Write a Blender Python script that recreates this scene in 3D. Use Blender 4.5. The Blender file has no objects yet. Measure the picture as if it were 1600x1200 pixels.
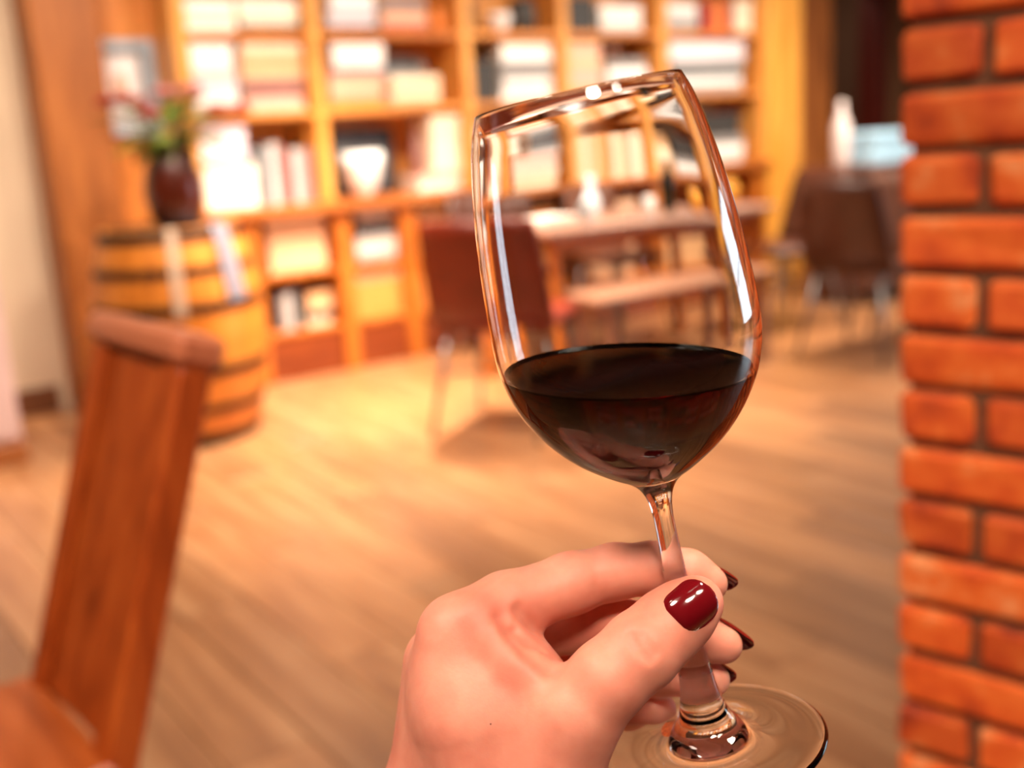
import bpy, bmesh, math, random
import numpy as np
from mathutils import Matrix, Vector
random.seed(7)
rng = np.random.RandomState(7)
scene = bpy.context.scene
COL = scene.collection

# ------------------------------------------------------------------ camera
FPX, HCAM = 1720.0, 1.23
UP = np.array([-.0561, .9717, .2291]); UP /= np.linalg.norm(UP)
_f = np.array([0, 0, -1.]); _Y = _f - UP*(_f@UP); _Y /= np.linalg.norm(_Y)
ROT = np.array([np.cross(_Y, UP), _Y, UP])
CAM = np.array([0, 0, HCAM])
cd = bpy.data.cameras.new('camera'); cam = bpy.data.objects.new('camera', cd); COL.objects.link(cam)
M4 = Matrix.Identity(4)
for i in range(3):
    for j in range(3): M4[i][j] = ROT[i, j]
M4.translation = Vector(CAM); cam.matrix_world = M4
cd.sensor_width = 36; cd.lens = FPX/1600*36; cd.clip_start = .02; cd.clip_end = 60
cd.dof.use_dof = True; cd.dof.focus_distance = .352; cd.dof.aperture_fstop = 6.0; cd.dof.aperture_blades = 0
scene.camera = cam

# ------------------------------------------------------------------ world, lights, exposure
# room frame: s runs along the bookcase wall (away to the right), q from that wall towards the viewer
A0 = np.array([-1.217, 5.532, 0]); SD = np.array([.8151, .5793, 0]); QD = np.array([.5793, -.8151, 0])
def P(s, q, z=0.): return A0 + SD*s + QD*q + np.array([0, 0, z])
ANG = math.atan2(SD[1], SD[0])
w = bpy.data.worlds.new('World'); scene.world = w; w.use_nodes = True
bg = w.node_tree.nodes['Background']; bg.inputs[0].default_value = (.75, .87, 1, 1); bg.inputs[1].default_value = .6
def area(name, loc, to, sx, sy, power, col, spread=180, shape='RECTANGLE'):
    l = bpy.data.lights.new(name, 'AREA'); l.shape = shape; l.size = sx; l.size_y = sy; l.energy = power; l.color = col
    l.spread = math.radians(spread)
    o = bpy.data.objects.new(name, l); COL.objects.link(o); o.location = loc
    o.rotation_euler = (Vector(to)-Vector(loc)).to_track_quat('-Z', 'Y').to_euler(); return o
ZC = 2.75
WARM = (1, .85, .68)
for s in (-.55, .35, 1.25, 2.15, 3.05, 3.75):            # row of ceiling spots washing the bookcase
    area('unseen_ceiling_spot', P(s, 1.7, ZC-.03), P(s, .75, .2), .2, .2, 19, WARM, 125, 'DISK')
area('unseen_ceiling_spot', P(.3, 1.1, ZC-.03), P(.3, .9, 0), .2, .2, 44, WARM, 80, 'DISK')  # unseen spot added to brighten the floor before the bookcase
area('unseen_ceiling_spot', P(-1.5, 1.5, ZC-.03), P(-1.45, -.1, .8), .16, .16, 15, WARM, 110, 'DISK')  # unseen spot added to brighten the cream wall at left
area('passage_fill', P(5.0, -1.2, ZC-.05), P(5.0, -1.2, 0), .2, .2, 9, WARM, 160, 'DISK')  # unseen fill light added to lift the dark passage
for s, q, e in ((.6, 3.1, 7), (2.6, 3.0, 7), (-.75, 2.1, 17), (3.2, 1.3, 12)):  # unseen spots, one of them added to brighten the left floor
    area('unseen_ceiling_spot', P(s, q, ZC-.03), P(s, q, 0), .16, .16, e, WARM, 120, 'DISK')
for s, q, to in ((-2.95, 4.7, (.0, .42, 1.0)), (-2.55, 5.9, (.05, .4, 1.0)), (-1.9, 5.95, (.8, 1.1, 1.1)), (-1.35, 5.1, (.05, .4, 1.0)), (-2.6, 4.0, (-.45, 1.5, .7))):   # unseen spots over the viewer, added to light hand, pillar and chair
    area('unseen_ceiling_spot', P(s, q, ZC-.03), to, .55, .55, 6.8, WARM, 80, 'DISK')
area('window_daylight', P(6.35, 5.6, 1.5), P(0, 5.6, 1.2), 3.4, 1.8, 85, (.72, .88, 1))
vs = scene.view_settings; vs.view_transform = 'Standard'; vs.look = 'None'; vs.gamma = 1; vs.exposure = 0.62; vs.use_curve_mapping = False
scene.cycles.use_denoising = True
scene.cycles.sample_clamp_indirect = 6
scene.cycles.blur_glossy = .6
scene.cycles.adaptive_threshold = .02

# ------------------------------------------------------------------ helpers
def ray(x, y): return ROT@np.array([(x-800)/FPX, -(y-600)/FPX, -1.])
def deep(x, y, Z): return CAM + ray(x, y)*Z               # world point seen at (x, y) at optical depth Z
def onz(x, y, z): d = ray(x, y); return CAM + d*((z-HCAM)/d[2])
def onq(x, y, q=0.):
    d = ray(x, y); t = ((P(0, q)-CAM)@QD)/(d@QD); p = CAM+d*t
    return (p-A0)@SD, p[2]
def lin(c):
    if isinstance(c, str):
        c = c.lstrip('#'); c = [int(c[i:i+2], 16)/255 for i in (0, 2, 4)]
        c = [v/12.92 if v <= .04045 else ((v+.055)/1.055)**2.4 for v in c]
    return (*c[:3], 1)
MATS = {}
class NT:
    def __init__(s, name):
        s.m = bpy.data.materials.new(name); s.m.use_nodes = True; s.t = s.m.node_tree; s.n = s.t.nodes; s.l = s.t.links
        s.b = s.n['Principled BSDF']
    def add(s, t, **kw):
        n = s.n.new(t)
        for k, v in kw.items(): setattr(n, k, v)
        return n
    def set(s, **kw):
        for k, v in kw.items():
            s.b.inputs[k.replace('_', ' ')].default_value = v
    def noise(s, scale, detail=3, vec=None, rough=.55):
        n = s.add('ShaderNodeTexNoise'); n.inputs['Scale'].default_value = scale; n.inputs['Detail'].default_value = detail
        n.inputs['Roughness'].default_value = rough
        if vec: s.l.new(vec, n.inputs['Vector'])
        return n
    def coord(s, sc=(1, 1, 1), rand=False, kind='Object'):
        tc = s.add('ShaderNodeTexCoord'); mp = s.add('ShaderNodeMapping'); mp.inputs['Scale'].default_value = sc
        s.l.new(tc.outputs[kind], mp.inputs['Vector'])
        if rand:
            oi = s.add('ShaderNodeObjectInfo'); ml = s.add('ShaderNodeVectorMath', operation='SCALE')
            ml.inputs[0].default_value = (31, 17, 23); s.l.new(oi.outputs['Random'], ml.inputs['Scale'])
            s.l.new(ml.outputs[0], mp.inputs['Location'])
        return mp.outputs[0]
    def ramp(s, fac, stops):
        r = s.add('ShaderNodeValToRGB'); e = r.color_ramp.elements
        while len(e) < len(stops): e.new(.5)
        for k, (p, c) in enumerate(stops): e[k].position = p; e[k].color = lin(c)
        s.l.new(fac, r.inputs[0]); return r.outputs[0]
    def bump(s, h, strength=.2, dist=.002):
        b = s.add('ShaderNodeBump'); b.inputs['Strength'].default_value = strength; b.inputs['Distance'].default_value = dist
        s.l.new(h, b.inputs['Height']); s.l.new(b.outputs[0], s.b.inputs['Normal'])
def mix(t, a, b, fac, mode='MULTIPLY'):
    m = t.add('ShaderNodeMix', data_type='RGBA', blend_type=mode)
    for sock, v in ((m.inputs[0], fac), (m.inputs[6], a), (m.inputs[7], b)):
        if hasattr(v, 'is_linked') or hasattr(v, 'links'): t.l.new(v, sock)
        else: sock.default_value = v
    return m.outputs[2]
def plain(name, c, rough=.5, metal=0, var=.12, scale=9, coat=0):
    if name in MATS: return MATS[name]
    t = NT(name); c = lin(c); n = t.noise(scale, 4, t.coord(rand=True))
    d = tuple(max(0, v*(1-var)) for v in c[:3]); l = tuple(min(1, v*(1+var)) for v in c[:3])
    r = t.ramp(n.outputs[0], [(.3, d), (.7, l)]); t.l.new(r, t.b.inputs['Base Color'])
    t.set(Roughness=rough, Metallic=metal); t.b.inputs['Coat Weight'].default_value = coat
    MATS[name] = t.m; return t.m
def wood(name, dark, mid, light, grain=(1, 14, 14), rough=.42, rnd=.0, scale=2.2, bump=.08):
    if name in MATS: return MATS[name]
    t = NT(name); v = t.coord(grain, True); n = t.noise(scale, 6, v, .6)
    r = t.ramp(n.outputs[0], [(.28, dark), (.5, mid), (.74, light)])
    if rnd:
        oi = t.add('ShaderNodeObjectInfo'); mr = t.add('ShaderNodeMapRange'); mr.inputs[3].default_value = 1-rnd; mr.inputs[4].default_value = 1+rnd*.6
        t.l.new(oi.outputs['Random'], mr.inputs[0]); cc = t.add('ShaderNodeCombineColor')
        for k in range(3): t.l.new(mr.outputs[0], cc.inputs[k])
        r = mix(t, r, cc.outputs[0], 1.0)
    t.l.new(r, t.b.inputs['Base Color']); t.set(Roughness=rough); t.bump(n.outputs[0], bump, .001)
    MATS[name] = t.m; return t.m

class MB:
    """collects faces in the frame given by a 4x4 matrix and links them as one mesh object"""
    def __init__(s): s.v = []; s.f = []; s.mi = []; s.sm = []
    def add(s, verts, faces, mi=0, smooth=False):
        o = len(s.v); s.v += [tuple(map(float, p)) for p in verts]
        for f in faces: s.f.append([i+o for i in f]); s.mi.append(mi); s.sm.append(smooth)
        return s
    def box(s, lo, hi, ch=0., mi=0, rot=None, piv=(0, 0, 0)):
        lo = np.minimum(lo, hi).astype(float) if False else np.array(lo, float); hi = np.array(hi, float)
        c = (lo+hi)/2; h = np.abs(hi-lo)/2
        if ch <= 0:
            V = [(x, y, z) for x in (-1, 1) for y in (-1, 1) for z in (-1, 1)]; V = np.array(V)*h
            F = [(0, 1, 3, 2), (4, 6, 7, 5), (0, 4, 5, 1), (2, 3, 7, 6), (0, 2, 6, 4), (1, 5, 7, 3)]
        else:
            ch = min(ch, h.min()*.9); V = []; idx = {}
            for x in (-1, 1):
                for y in (-1, 1):
                    for z in (-1, 1):
                        sg = np.array((x, y, z))
                        for ax in range(3):
                            p = sg*(h-ch); p[ax] = sg[ax]*h[ax]; idx[(x, y, z, ax)] = len(V); V.append(p)
            V = np.array(V); F = []
            for ax in range(3):
                a, b = (ax+1) % 3, (ax+2) % 3
                for sgn in (-1, 1):
                    q = []
                    for (i, j) in ((-1, -1), (1, -1), (1, 1), (-1, 1)):
                        k = [0, 0, 0]; k[ax] = sgn; k[a] = i; k[b] = j; q.append(idx[(*k, ax)])
                    F.append(q if sgn > 0 else q[::-1])
                for i in (-1, 1):
                    for j in (-1, 1):
                        k0 = [0, 0, 0]; k1 = [0, 0, 0]; k0[ax] = -1; k1[ax] = 1
                        for k in (k0, k1): k[a] = i; k[b] = j
                        q = [idx[(*k0, a)], idx[(*k1, a)], idx[(*k1, b)], idx[(*k0, b)]]
                        F.append(q if i*j > 0 else q[::-1])
            for x in (-1, 1):
                for y in (-1, 1):
                    for z in (-1, 1):
                        q = [idx[(x, y, z, k)] for k in range(3)]; F.append(q if x*y*z > 0 else q[::-1])
        V = V+c
        if rot is not None: V = (V-np.array(piv))@np.array(rot).T+np.array(piv)
        return s.add(V, F, mi)
    def lathe(s, prof, n=32, mi=0, c=(0, 0, 0), capb=True, capt=True, smooth=True):
        V = []; F = []
        for r, z in prof:
            for k in range(n):
                a = 2*math.pi*k/n; V.append((c[0]+r*math.cos(a), c[1]+r*math.sin(a), c[2]+z))
        for i in range(len(prof)-1):
            for k in range(n): F.append((i*n+k, i*n+(k+1) % n, (i+1)*n+(k+1) % n, (i+1)*n+k))
        s.add(V, F, mi, smooth); o = len(s.v)-len(V)
        if capb: s.f.append([o+k for k in range(n)][::-1]); s.mi.append(mi); s.sm.append(False)
        if capt: s.f.append([o+(len(prof)-1)*n+k for k in range(n)]); s.mi.append(mi); s.sm.append(False)
        return s
    def tube(s, pts, r, n=8, mi=0, caps=True):
        pts = [np.array(p, float) for p in pts]; rs = r if hasattr(r, '__len__') else [r]*len(pts); V = []; F = []
        ref = None
        for i, p in enumerate(pts):
            d = pts[min(i+1, len(pts)-1)]-pts[max(i-1, 0)]; d /= np.linalg.norm(d)
            if ref is None or abs(ref@d) > .95: ref = np.array((0, 0, 1.)) if abs(d[2]) < .9 else np.array((1., 0, 0))
            u = np.cross(d, ref); u /= np.linalg.norm(u); v = np.cross(d, u)
            for k in range(n):
                a = 2*math.pi*k/n; V.append(p+rs[i]*(math.cos(a)*u+math.sin(a)*v))
        for i in range(len(pts)-1):
            for k in range(n): F.append((i*n+k, i*n+(k+1) % n, (i+1)*n+(k+1) % n, (i+1)*n+k))
        if caps: F += [[k for k in range(n)][::-1], [(len(pts)-1)*n+k for k in range(n)]]
        return s.add(V, F, mi, True)
    def mesh(s, name):
        me = bpy.data.meshes.new(name); me.from_pydata(s.v, [], s.f); me.polygons.foreach_set('material_index', s.mi)
        me.polygons.foreach_set('use_smooth', s.sm)
        bm = bmesh.new(); bm.from_mesh(me); bmesh.ops.recalc_face_normals(bm, faces=bm.faces); bm.to_mesh(me); bm.free()
        return me
    def build(s, name, mats, parent=None, loc=None, rz=None):
        me = s.mesh(name)
        for m in (mats if isinstance(mats, (list, tuple)) else [mats]): me.materials.append(m)
        return link(name, me, parent, loc, rz)
def link(name, me, parent=None, loc=None, rz=None):
    o = bpy.data.objects.new(name, me); COL.objects.link(o)
    if parent is not None: o.parent = parent
    if loc is not None: o.location = loc
    if rz is not None: o.rotation_euler[2] = rz
    return o
def tag(o, label, cat, group=None, kind=None):
    o['label'] = label; o['category'] = cat
    if group: o['group'] = group
    if kind: o['kind'] = kind
    return o
def thing(name, label, cat, loc, rz=0, group=None):
    o = bpy.data.objects.new(name, None); COL.objects.link(o); o.empty_display_size = .1
    o.location = loc; o.rotation_euler[2] = rz; return tag(o, label, cat, group)
def struct(o): o['kind'] = 'structure'; return o
def copy_tree(o, parent=None):
    c = o.copy(); COL.objects.link(c)
    if parent is not None: c.parent = parent
    for ch in list(o.children): copy_tree(ch, c)
    return c
def zrot(a): return [[math.cos(a), -math.sin(a), 0], [math.sin(a), math.cos(a), 0], [0, 0, 1]]

# ------------------------------------------------------------------ materials
shelf_w = wood('shelf_wood', '#a85a1c', '#d8863a', '#eda653', (1.2, 9, 9), .4, .1)
shelf_v = wood('upright_wood', '#c47428', '#e39b46', '#f4b766', (9, 9, 1.2), .4, .08)
cab_w = wood('cabinet_wood', '#8a4211', '#b9651f', '#cf7d33', (9, 9, 1.2), .42, .06)
dark_w = wood('plinth_wood', '#5a220a', '#7c3411', '#8f4318', (1.2, 9, 9), .45)
panel_w = wood('panel_wood', '#c9702a', '#e08a3c', '#ee9f52', (8, 8, 1.), .5, .08)
post_w = wood('post_wood', '#7a3f14', '#9c5720', '#b56c2e', (7, 7, .9), .5)
floor_w = wood('floor_wood', '#845230', '#a46e45', '#bd8a60', (11, .9, 5), .38, .24, 1.8, .05)
_b = floor_w.node_tree.nodes['Principled BSDF']; _b.inputs['Coat Weight'].default_value = .5; _b.inputs['Coat Roughness'].default_value = .3
chair_w = wood('chair_wood', '#7c2e08', '#a84614', '#bd5a20', (9, 9, 1.1), .38, .03, 2.5)
barrel_w = wood('barrel_wood', '#a85a17', '#d27c28', '#e2923d', (7, 7, 1.), .45, .12)
cream = plain('cream_plaster', '#ddc3a6', .8, var=.04, scale=3)
white_p = wood('ceiling_wood', '#3a2010', '#4c2b17', '#5c3820', (1, 8, 8), .6)
wall_p = plain('wall_paint', '#7d5436', .85, var=.05, scale=2)
iron = plain('dark_iron', '#2e2018', .5, .6)
steel = plain('brushed_steel', '#8f8c8a', .35, .9)
pages = plain('book_pages', '#efe2cf', .8, var=.05, scale=40)

# ------------------------------------------------------------------ room shell
S0, S1, Q1 = -3.6, 6.5, 8.9
WQ = -.32
def rbox(name, s0, s1, q0, q1, z0, z1, m, parent=None, ch=0.):
    b = MB(); b.box((s0, -q1, z0), (s1, -q0, z1), ch); return b.build(name, m, parent, None if parent else A0, None if parent else ANG)
floor = struct(rbox('floor', S0, S1, WQ, Q1, -.06, -.006, plain('subfloor', '#4e2f1c', .7)))
PW, PL = .185, 1.28
pm = MB().box((-PW/2+.0012, -PL/2+.0012, -.012), (PW/2-.0012, PL/2-.0012, 0), .0022).mesh('plank'); pm.materials.append(floor_w)
vis = []; rest = MB()
ns = int((S1-S0)/PW); nq = int((Q1-WQ)/PL)+1
for i in range(ns+1):
    off = (i*.39) % 1*PL
    for j in range(-1, nq+1):
        s = S0+PW*(i+.5); q = WQ+j*PL+off
        q0, q1 = max(WQ, q-PL/2), min(Q1, q+PL/2)
        if q1-q0 < .05 or s+PW/2 > S1: continue
        p = ROT.T@(P(s, (q0+q1)/2)-CAM); z = -p[2]
        x, y = (800+FPX*p[0]/z, 600-FPX*p[1]/z) if z > .3 else (-9999, 0)
        near = -350 < x < 1650 and -50 < y < 1900 and z > .3 and q1-q0 > PL-.01
        vis.append((z if near else 99, s, q, q0, q1))
vis.sort()
for k, (z, s, q, q0, q1) in enumerate(vis):
    if z < 90 and k < 290:
        o = link('plank', pm, floor); o.matrix_parent_inverse = Matrix.Identity(4)
        o.location = (s, -q, 0)
        if random.random() < .5: o.rotation_euler[2] = math.pi
    else: rest.box((s-PW/2+.0012, -q1+.0012, -.012), (s+PW/2-.0012, -q0-.0012, 0))
o = rest.build('planking', floor_w, floor); o['kind'] = 'stuff'
wb = struct(rbox('wall_back', S0, 4.62, WQ-.15, WQ, 0, ZC, cream))
wb2 = struct(rbox('wall_back_right', 5.5, S1, WQ-.15, WQ, 0, ZC, wall_p))
struct(rbox('wall_back_lintel', 4.62, 5.5, WQ-.15, WQ, 2.1, ZC, wall_p))
struct(rbox('wall_left', S0-.15, S0, WQ-.15, Q1, 0, ZC, plain('left_wall_paint', '#6e4a30', .8)))
struct(rbox('wall_front', S0, S1, Q1, Q1+.15, 0, ZC, plain('front_wall_paint', '#3d2617', .8)))
struct(rbox('ceiling', S0-.15, S1+.15, WQ-2.2, Q1+.15, ZC, ZC+.1, white_p))
struct(rbox('wall_right', S1, S1+.15, WQ-.15, Q1+.15, 0, ZC, wall_p))
# passage beyond the dark doorway
struct(rbox('wall_passage_left', 4.15, 4.3, WQ-2.2, WQ-.15, 0, ZC, plain('passage_paint', '#6b4630', .8)))
struct(rbox('wall_passage_right', 6.3, 6.45, WQ-2.2, WQ-.15, 0, ZC, plain('passage_paint', '#6b4630', .8)))
struct(rbox('wall_passage', 4.3, 6.3, WQ-2.2, WQ-2.05, 0, ZC, plain('passage_paint', '#6b4630', .8)))
struct(rbox('floor_passage', 4.3, 6.3, WQ-2.05, WQ-.15, -.06, -.001, plain('passage_floor', '#7a5234', .5)))
dr = plain('door_frame_red', '#5c1a0e', .45)
t1 = struct(rbox('trim_1', 4.60, 4.72, WQ-.17, WQ+.03, 0, 2.1, dr, None, .006))
struct(rbox('trim_2', 5.38, 5.5, WQ-.17, WQ+.03, 0, 2.1, dr, None, .006))
struct(rbox('trim_3', 4.60, 5.5, WQ-.17, WQ+.03, 2.1, 2.2, dr, None, .006))
d1 = struct(rbox('door_1', 4.86, 4.92, WQ-.95, WQ-.2, .01, 2.08, plain('door_brown', '#5e3a2a', .4), None, .004))
struct(rbox('baseboard_back', S0, -.98, WQ, WQ+.02, 0, .13, plain('skirting', '#6e4024', .5), None, .004))
# window on the right wall
def window(name, s0, s1, q0, q1, z0, z1, along):
    b = MB(); t = .06
    f = lambda u0, u1, za, zb: b.box(*(((s0, -u1, za), (s1, -u0, zb)) if along == 'q' else ((u0, -q1, za), (u1, -q0, zb))), .006)
    lo, hi = (q0, q1) if along == 'q' else (s0, s1)
    for k in range(5):
        u = lo+(hi-lo-t)*k/4; f(u, u+t, z0, z1)
    for za in (z0, z1-t, (z0+z1)/2): f(lo, hi, za, za+t)
    return struct(b.build(name, plain('window_white', '#efeae2', .4), None, A0, ANG))
window('window_1', 6.27, 6.32, 3.85, 7.35, .55, 2.45, 'q')

# timber post and panelling left of the bookcase
post = struct(rbox('trim_4', -.93, -.62, WQ, WQ+.26, 0, ZC, post_w, None, .015))
wp = MB(); pan = None
wall_panel = struct(rbox('trim_5', -.62, -.24, WQ, WQ+.03, 0, ZC, panel_w, None, .004))
struct(rbox('trim_6', 4.08, 4.60, WQ, WQ+.2, 0, ZC, post_w, None, .012))

# framed picture on the panelling
def lpos(s, q, z): return P(s, q, z)
fr = thing('framed_picture', 'framed picture with pale blue-grey frame on the wood panelling above the barrel', 'picture', P(-.50, WQ+.032, 1.50), ANG)
b = MB(); W2, H2, tt = .172, .225, .045
for lo, hi in (((-W2, -.03, -H2), (-W2+tt, 0, H2)), ((W2-tt, -.03, -H2), (W2, 0, H2)), ((-W2+tt, -.03, H2-tt), (W2-tt, 0, H2)), ((-W2+tt, -.03, -H2), (W2-tt, 0, -H2+tt))): b.box(lo, hi, .004)
b.build('frame', plain('frame_bluegrey', '#b4c4d2', .4), fr)
b = MB(); ti = .022
for lo, hi in (((-W2+tt, -.02, -H2+tt), (-W2+tt+ti, -.002, H2-tt)), ((W2-tt-ti, -.02, -H2+tt), (W2-tt, -.002, H2-tt)), ((-W2+tt+ti, -.02, H2-tt-ti), (W2-tt-ti, -.002, H2-tt))): b.box(lo, hi)
b.build('inner_frame', plain('frame_grey', '#7d7f84', .5), fr)
MB().box((-W2+tt, -.008, -H2+tt), (W2-tt, -.001, H2-tt)).build('mat_board', plain('mat_white', '#f4f0f2', .7), fr)
bb = MB(); bb.lathe([(.0, 0), (.045, 0.0)], 20, c=(0, 0, 0), capb=False, capt=False)
bb.v = [(x*.8, -.0095, y*1.35+.01) for x, y, z in bb.v]; bb.build('print', plain('print_peach', '#e8b9a0', .7, var=.3, scale=30), fr)

# low pale lilac cabinet by the left wall
lc = thing('low_cabinet', 'pale lilac low cabinet with an orange wooden plinth at the left edge', 'cabinet', P(-1.75, .28, 0), ANG)
lil = plain('lilac_paint', '#dcbcb8', .6, var=.03)
MB().box((-.42, -.24, .09), (.42, .24, .84), .008).build('body', lil, lc)
MB().box((-.43, -.26, .0), (.43, .25, .09), .006).build('plinth', plain('plinth_orange', '#a5602f', .5), lc)
for k in (-1, 1):
    dd = MB().box((k*.21-.2, -.258, .11), (k*.21+.2, -.24, .82), .006).build('door', lil, lc)
    MB().tube([(k*.03, -.285, .46), (k*.03, -.285, .6)], .006).build('handle', iron, dd)

# ------------------------------------------------------------------ bookcase
bk = thing('bookcase', 'long orange wooden bookcase with counter filling the back wall', 'bookcase', A0, ANG)
UPR = [-.285, .40, 1.31, 2.0, 2.79, 3.70]; ZSH = [.90, 1.36, 1.74, 2.12, 2.5]
D = -WQ-.03
def bpart(name, s0, s1, q0, q1, z0, z1, m, ch=.004, par=None):
    return MB().box((s0, -q1, z0), (s1, -q0, z1), ch).build(name, m, par or bk)
bpart('back_panel', -.285, 3.72, WQ+.005, WQ+.02, .05, 2.6, wood('back_wood', '#c67a34', '#dd954b', '#eaa75c', (9, 9, 1), .5))
for k, u in enumerate(UPR):
    bpart('upright', u-.035, u+.035, WQ+.02, .012, .90, 2.6, shelf_v)
bpart('end_panel', 3.737, 4.08, WQ+.02, .03, 0, 2.65, wood('end_wood', '#d98a2c', '#efa544', '#f8ba60', (8, 8, 1), .4))
bpart('cornice', -.285, 3.72, WQ+.021, .05, 2.601, 2.74, dark_w)
for k in range(5):
    for z in ZSH[1:]:
        bpart('shelf', UPR[k]+.036, UPR[k+1]-.036, WQ+.021, 0, z-.035, z, shelf_w)
bpart('counter', -.33, 3.735, WQ+.021, .06, .845, .90, wood('counter_wood', '#8a4516', '#b0632a', '#c47838', (1.2, 9, 9), .35), .008)
LOW = [-.25, .03, .50, .80, 1.30, 2.05, 2.8, 3.66]
LOW = [-.25] + [onq(x, 450)[0] for x in (398, 543, 645)] + [1.32, 2.05, 2.8, 3.66]
for u in LOW: bpart('stile', u-.045, u+.045, WQ+.021, .015, .0, .845, cab_w)
for k in range(len(LOW)-1):
    a, c = LOW[k]+.046, LOW[k+1]-.046
    bpart('lower_shelf', a, c, WQ+.021, 0, .525, .555, cab_w)
    bpart('lower_shelf', a, c, WQ+.021, 0, .225, .255, cab_w)
    bpart('plinth', a, c, WQ+.05, -.01, 0, .224, dark_w)

# things on the shelves -------------------------------------------------
PAL = dict(white='#fbf6f2', cream='#f6e3c6', ivory='#f3ead9', lilac='#e6d6e2', grey='#8f8a88', pale_grey='#c9c3c0', charcoal='#38332f', black='#1c1816',
           peach='#f2bd92', pink='#eeb09d', mauve='#9c6b62', rust='#b5512c', orange='#ee8a3c', amber='#e89248', brown='#6b3a20', red='#b0392a', tan='#d9a878', slate='#5c6064')
def pcol(c): return plain('paper_'+c, PAL[c], .55, var=.06)
ORD = ['lowest', 'second', 'third', 'fourth', 'fifth', 'sixth', 'seventh', 'eighth', 'ninth']
ORDL = ['first', 'second', 'third', 'fourth', 'fifth', 'sixth', 'seventh', 'eighth', 'ninth', 'tenth', 'eleventh', 'twelfth']
def book_mesh(l, d, t):
    """book lying flat: l along x (spine to the front, -y), d deep, t thick; origin bottom centre"""
    b = MB(); c = min(.0035, t*.16)
    b.box((-l/2, -d/2, 0), (l/2, d/2, c)); b.box((-l/2, -d/2, t-c), (l/2, d/2, t))
    b.box((-l/2, -d/2, c), (l/2, -d/2+c, t-c)); b.box((-l/2+.004, -d/2+c, c), (l/2-.004, d/2-.005, t-c), 0, 1)
    return b.mesh('book')
BAYN = ['leftmost', 'second', 'third', 'fourth', 'rightmost']
def where(s, z):
    if z > .89:
        k = max(i for i in range(5) if UPR[i] <= s+.02 or i == 0)
        r = 'counter' if z < 1.3 else 'lower shelf' if z < 1.7 else 'upper shelf'
        return f'{BAYN[k]} bookcase bay, {r}'
    k = max(i for i in range(7) if LOW[i] <= s+.02 or i == 0)
    return f'{["leftmost", "second", "third", "fourth", "fifth", "sixth", "rightmost"][k]} cabinet bay, {"upper" if z > .5 else "bottom"} level'
USED = {}
def bay_side(s, z):
    e = UPR if z > .89 else LOW; k = max([i for i in range(len(e)-1) if e[i] <= s] or [0])
    return 'left' if s < (e[k]+e[k+1])/2 else 'right'
def uniq(lbl):
    USED[lbl] = USED.get(lbl, 0)+1
    return lbl if USED[lbl] == 1 else lbl+f', {ORDL[USED[lbl]-1]} one'
def floorz(z):
    return max([v for v in (.255, .555, .90, 1.36, 1.74, 2.12) if v <= z+.1], default=.255)
def rect(x0, y0, x1, y1):
    s0, _ = onq(x0, y1, -.05); s1, _ = onq(x1, y1, -.05); _, zb = onq((x0+x1)/2, y1, -.05); _, zt = onq((x0+x1)/2, y0, -.05)
    zf = floorz(zb); sm = (s0+s1)/2
    edges = [(UPR[i]+.038, UPR[i+1]-.038) for i in range(5)] if zf > .89 else [(LOW[i]+.048, LOW[i+1]-.048) for i in range(7)]
    a_, b_ = min(edges, key=lambda e: abs((e[0]+e[1])/2-sm)-(e[1]-e[0])/2); w_ = min(s1-s0, b_-a_)
    s0 = min(max(s0, a_), b_-w_); s1 = s0+w_
    top = min([v for v in (.523, .843, 1.322, 1.702, 2.08) if v > zf+.05], default=2.4)
    return s0, s1, zb, min(zt, top)
def stack(x0, y0, x1, y1, cols, base=None, d=.2):
    s0, s1, zb, zt = rect(x0, y0, x1, y1); z = floorz(zb) if base is None else base
    H = max(.03, zt-z); ths = [random.uniform(.8, 1.25) for _ in cols]; tot = sum(ths); k = 0
    for c, t in zip(cols, ths):
        t = t/tot*H; l = (s1-s0)*random.uniform(.9, .985)
        me = book_mesh(l, d*random.uniform(.9, 1), t-.0006); me.materials.append(pcol(c)); me.materials.append(pages)
        o = link('book', me, None, P((s0+s1)/2+0, -.045-d/2, z+.0003), ANG+random.uniform(-.012, .012))
        pos = 'topmost' if k == len(cols)-1 and k else ORD[k]; side = bay_side((s0+s1)/2, z)
        tag(o, uniq(f'{c.replace("_", " ")} book lying flat, {pos} of {side} {"upper " if base else ""}stack, {where(s0, z)}'), 'book', 'books lying in stacks'); z += t; k += 1
    return z
def row(x0, y0, x1, y1, cols, base=None, d=.19):
    s0, s1, zb, zt = rect(x0, y0, x1, y1); z = floorz(zb) if base is None else base; H = zt-z
    ths = [random.uniform(.75, 1.3) for _ in cols]; tot = sum(ths); s = s0
    for k, (c, t) in enumerate(zip(cols, ths)):
        t = t/tot*(s1-s0); h = H*random.uniform(.86, 1)
        b = MB(); m = book_mesh(h, d, t-.001)
        for v in m.vertices: v.co = (v.co.z, v.co.y, v.co.x+h/2)
        m.flip_normals(); m.materials.append(pcol(c)); m.materials.append(pages)
        o = link('book', m, None, P(s, -.05-d/2, z+.0003), ANG)
        tag(o, uniq(f'upright {c.replace("_", " ")} book, {ORDL[k]} from left in row, {where(s0, z)}'), 'book', 'books standing in rows'); s += t
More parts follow.
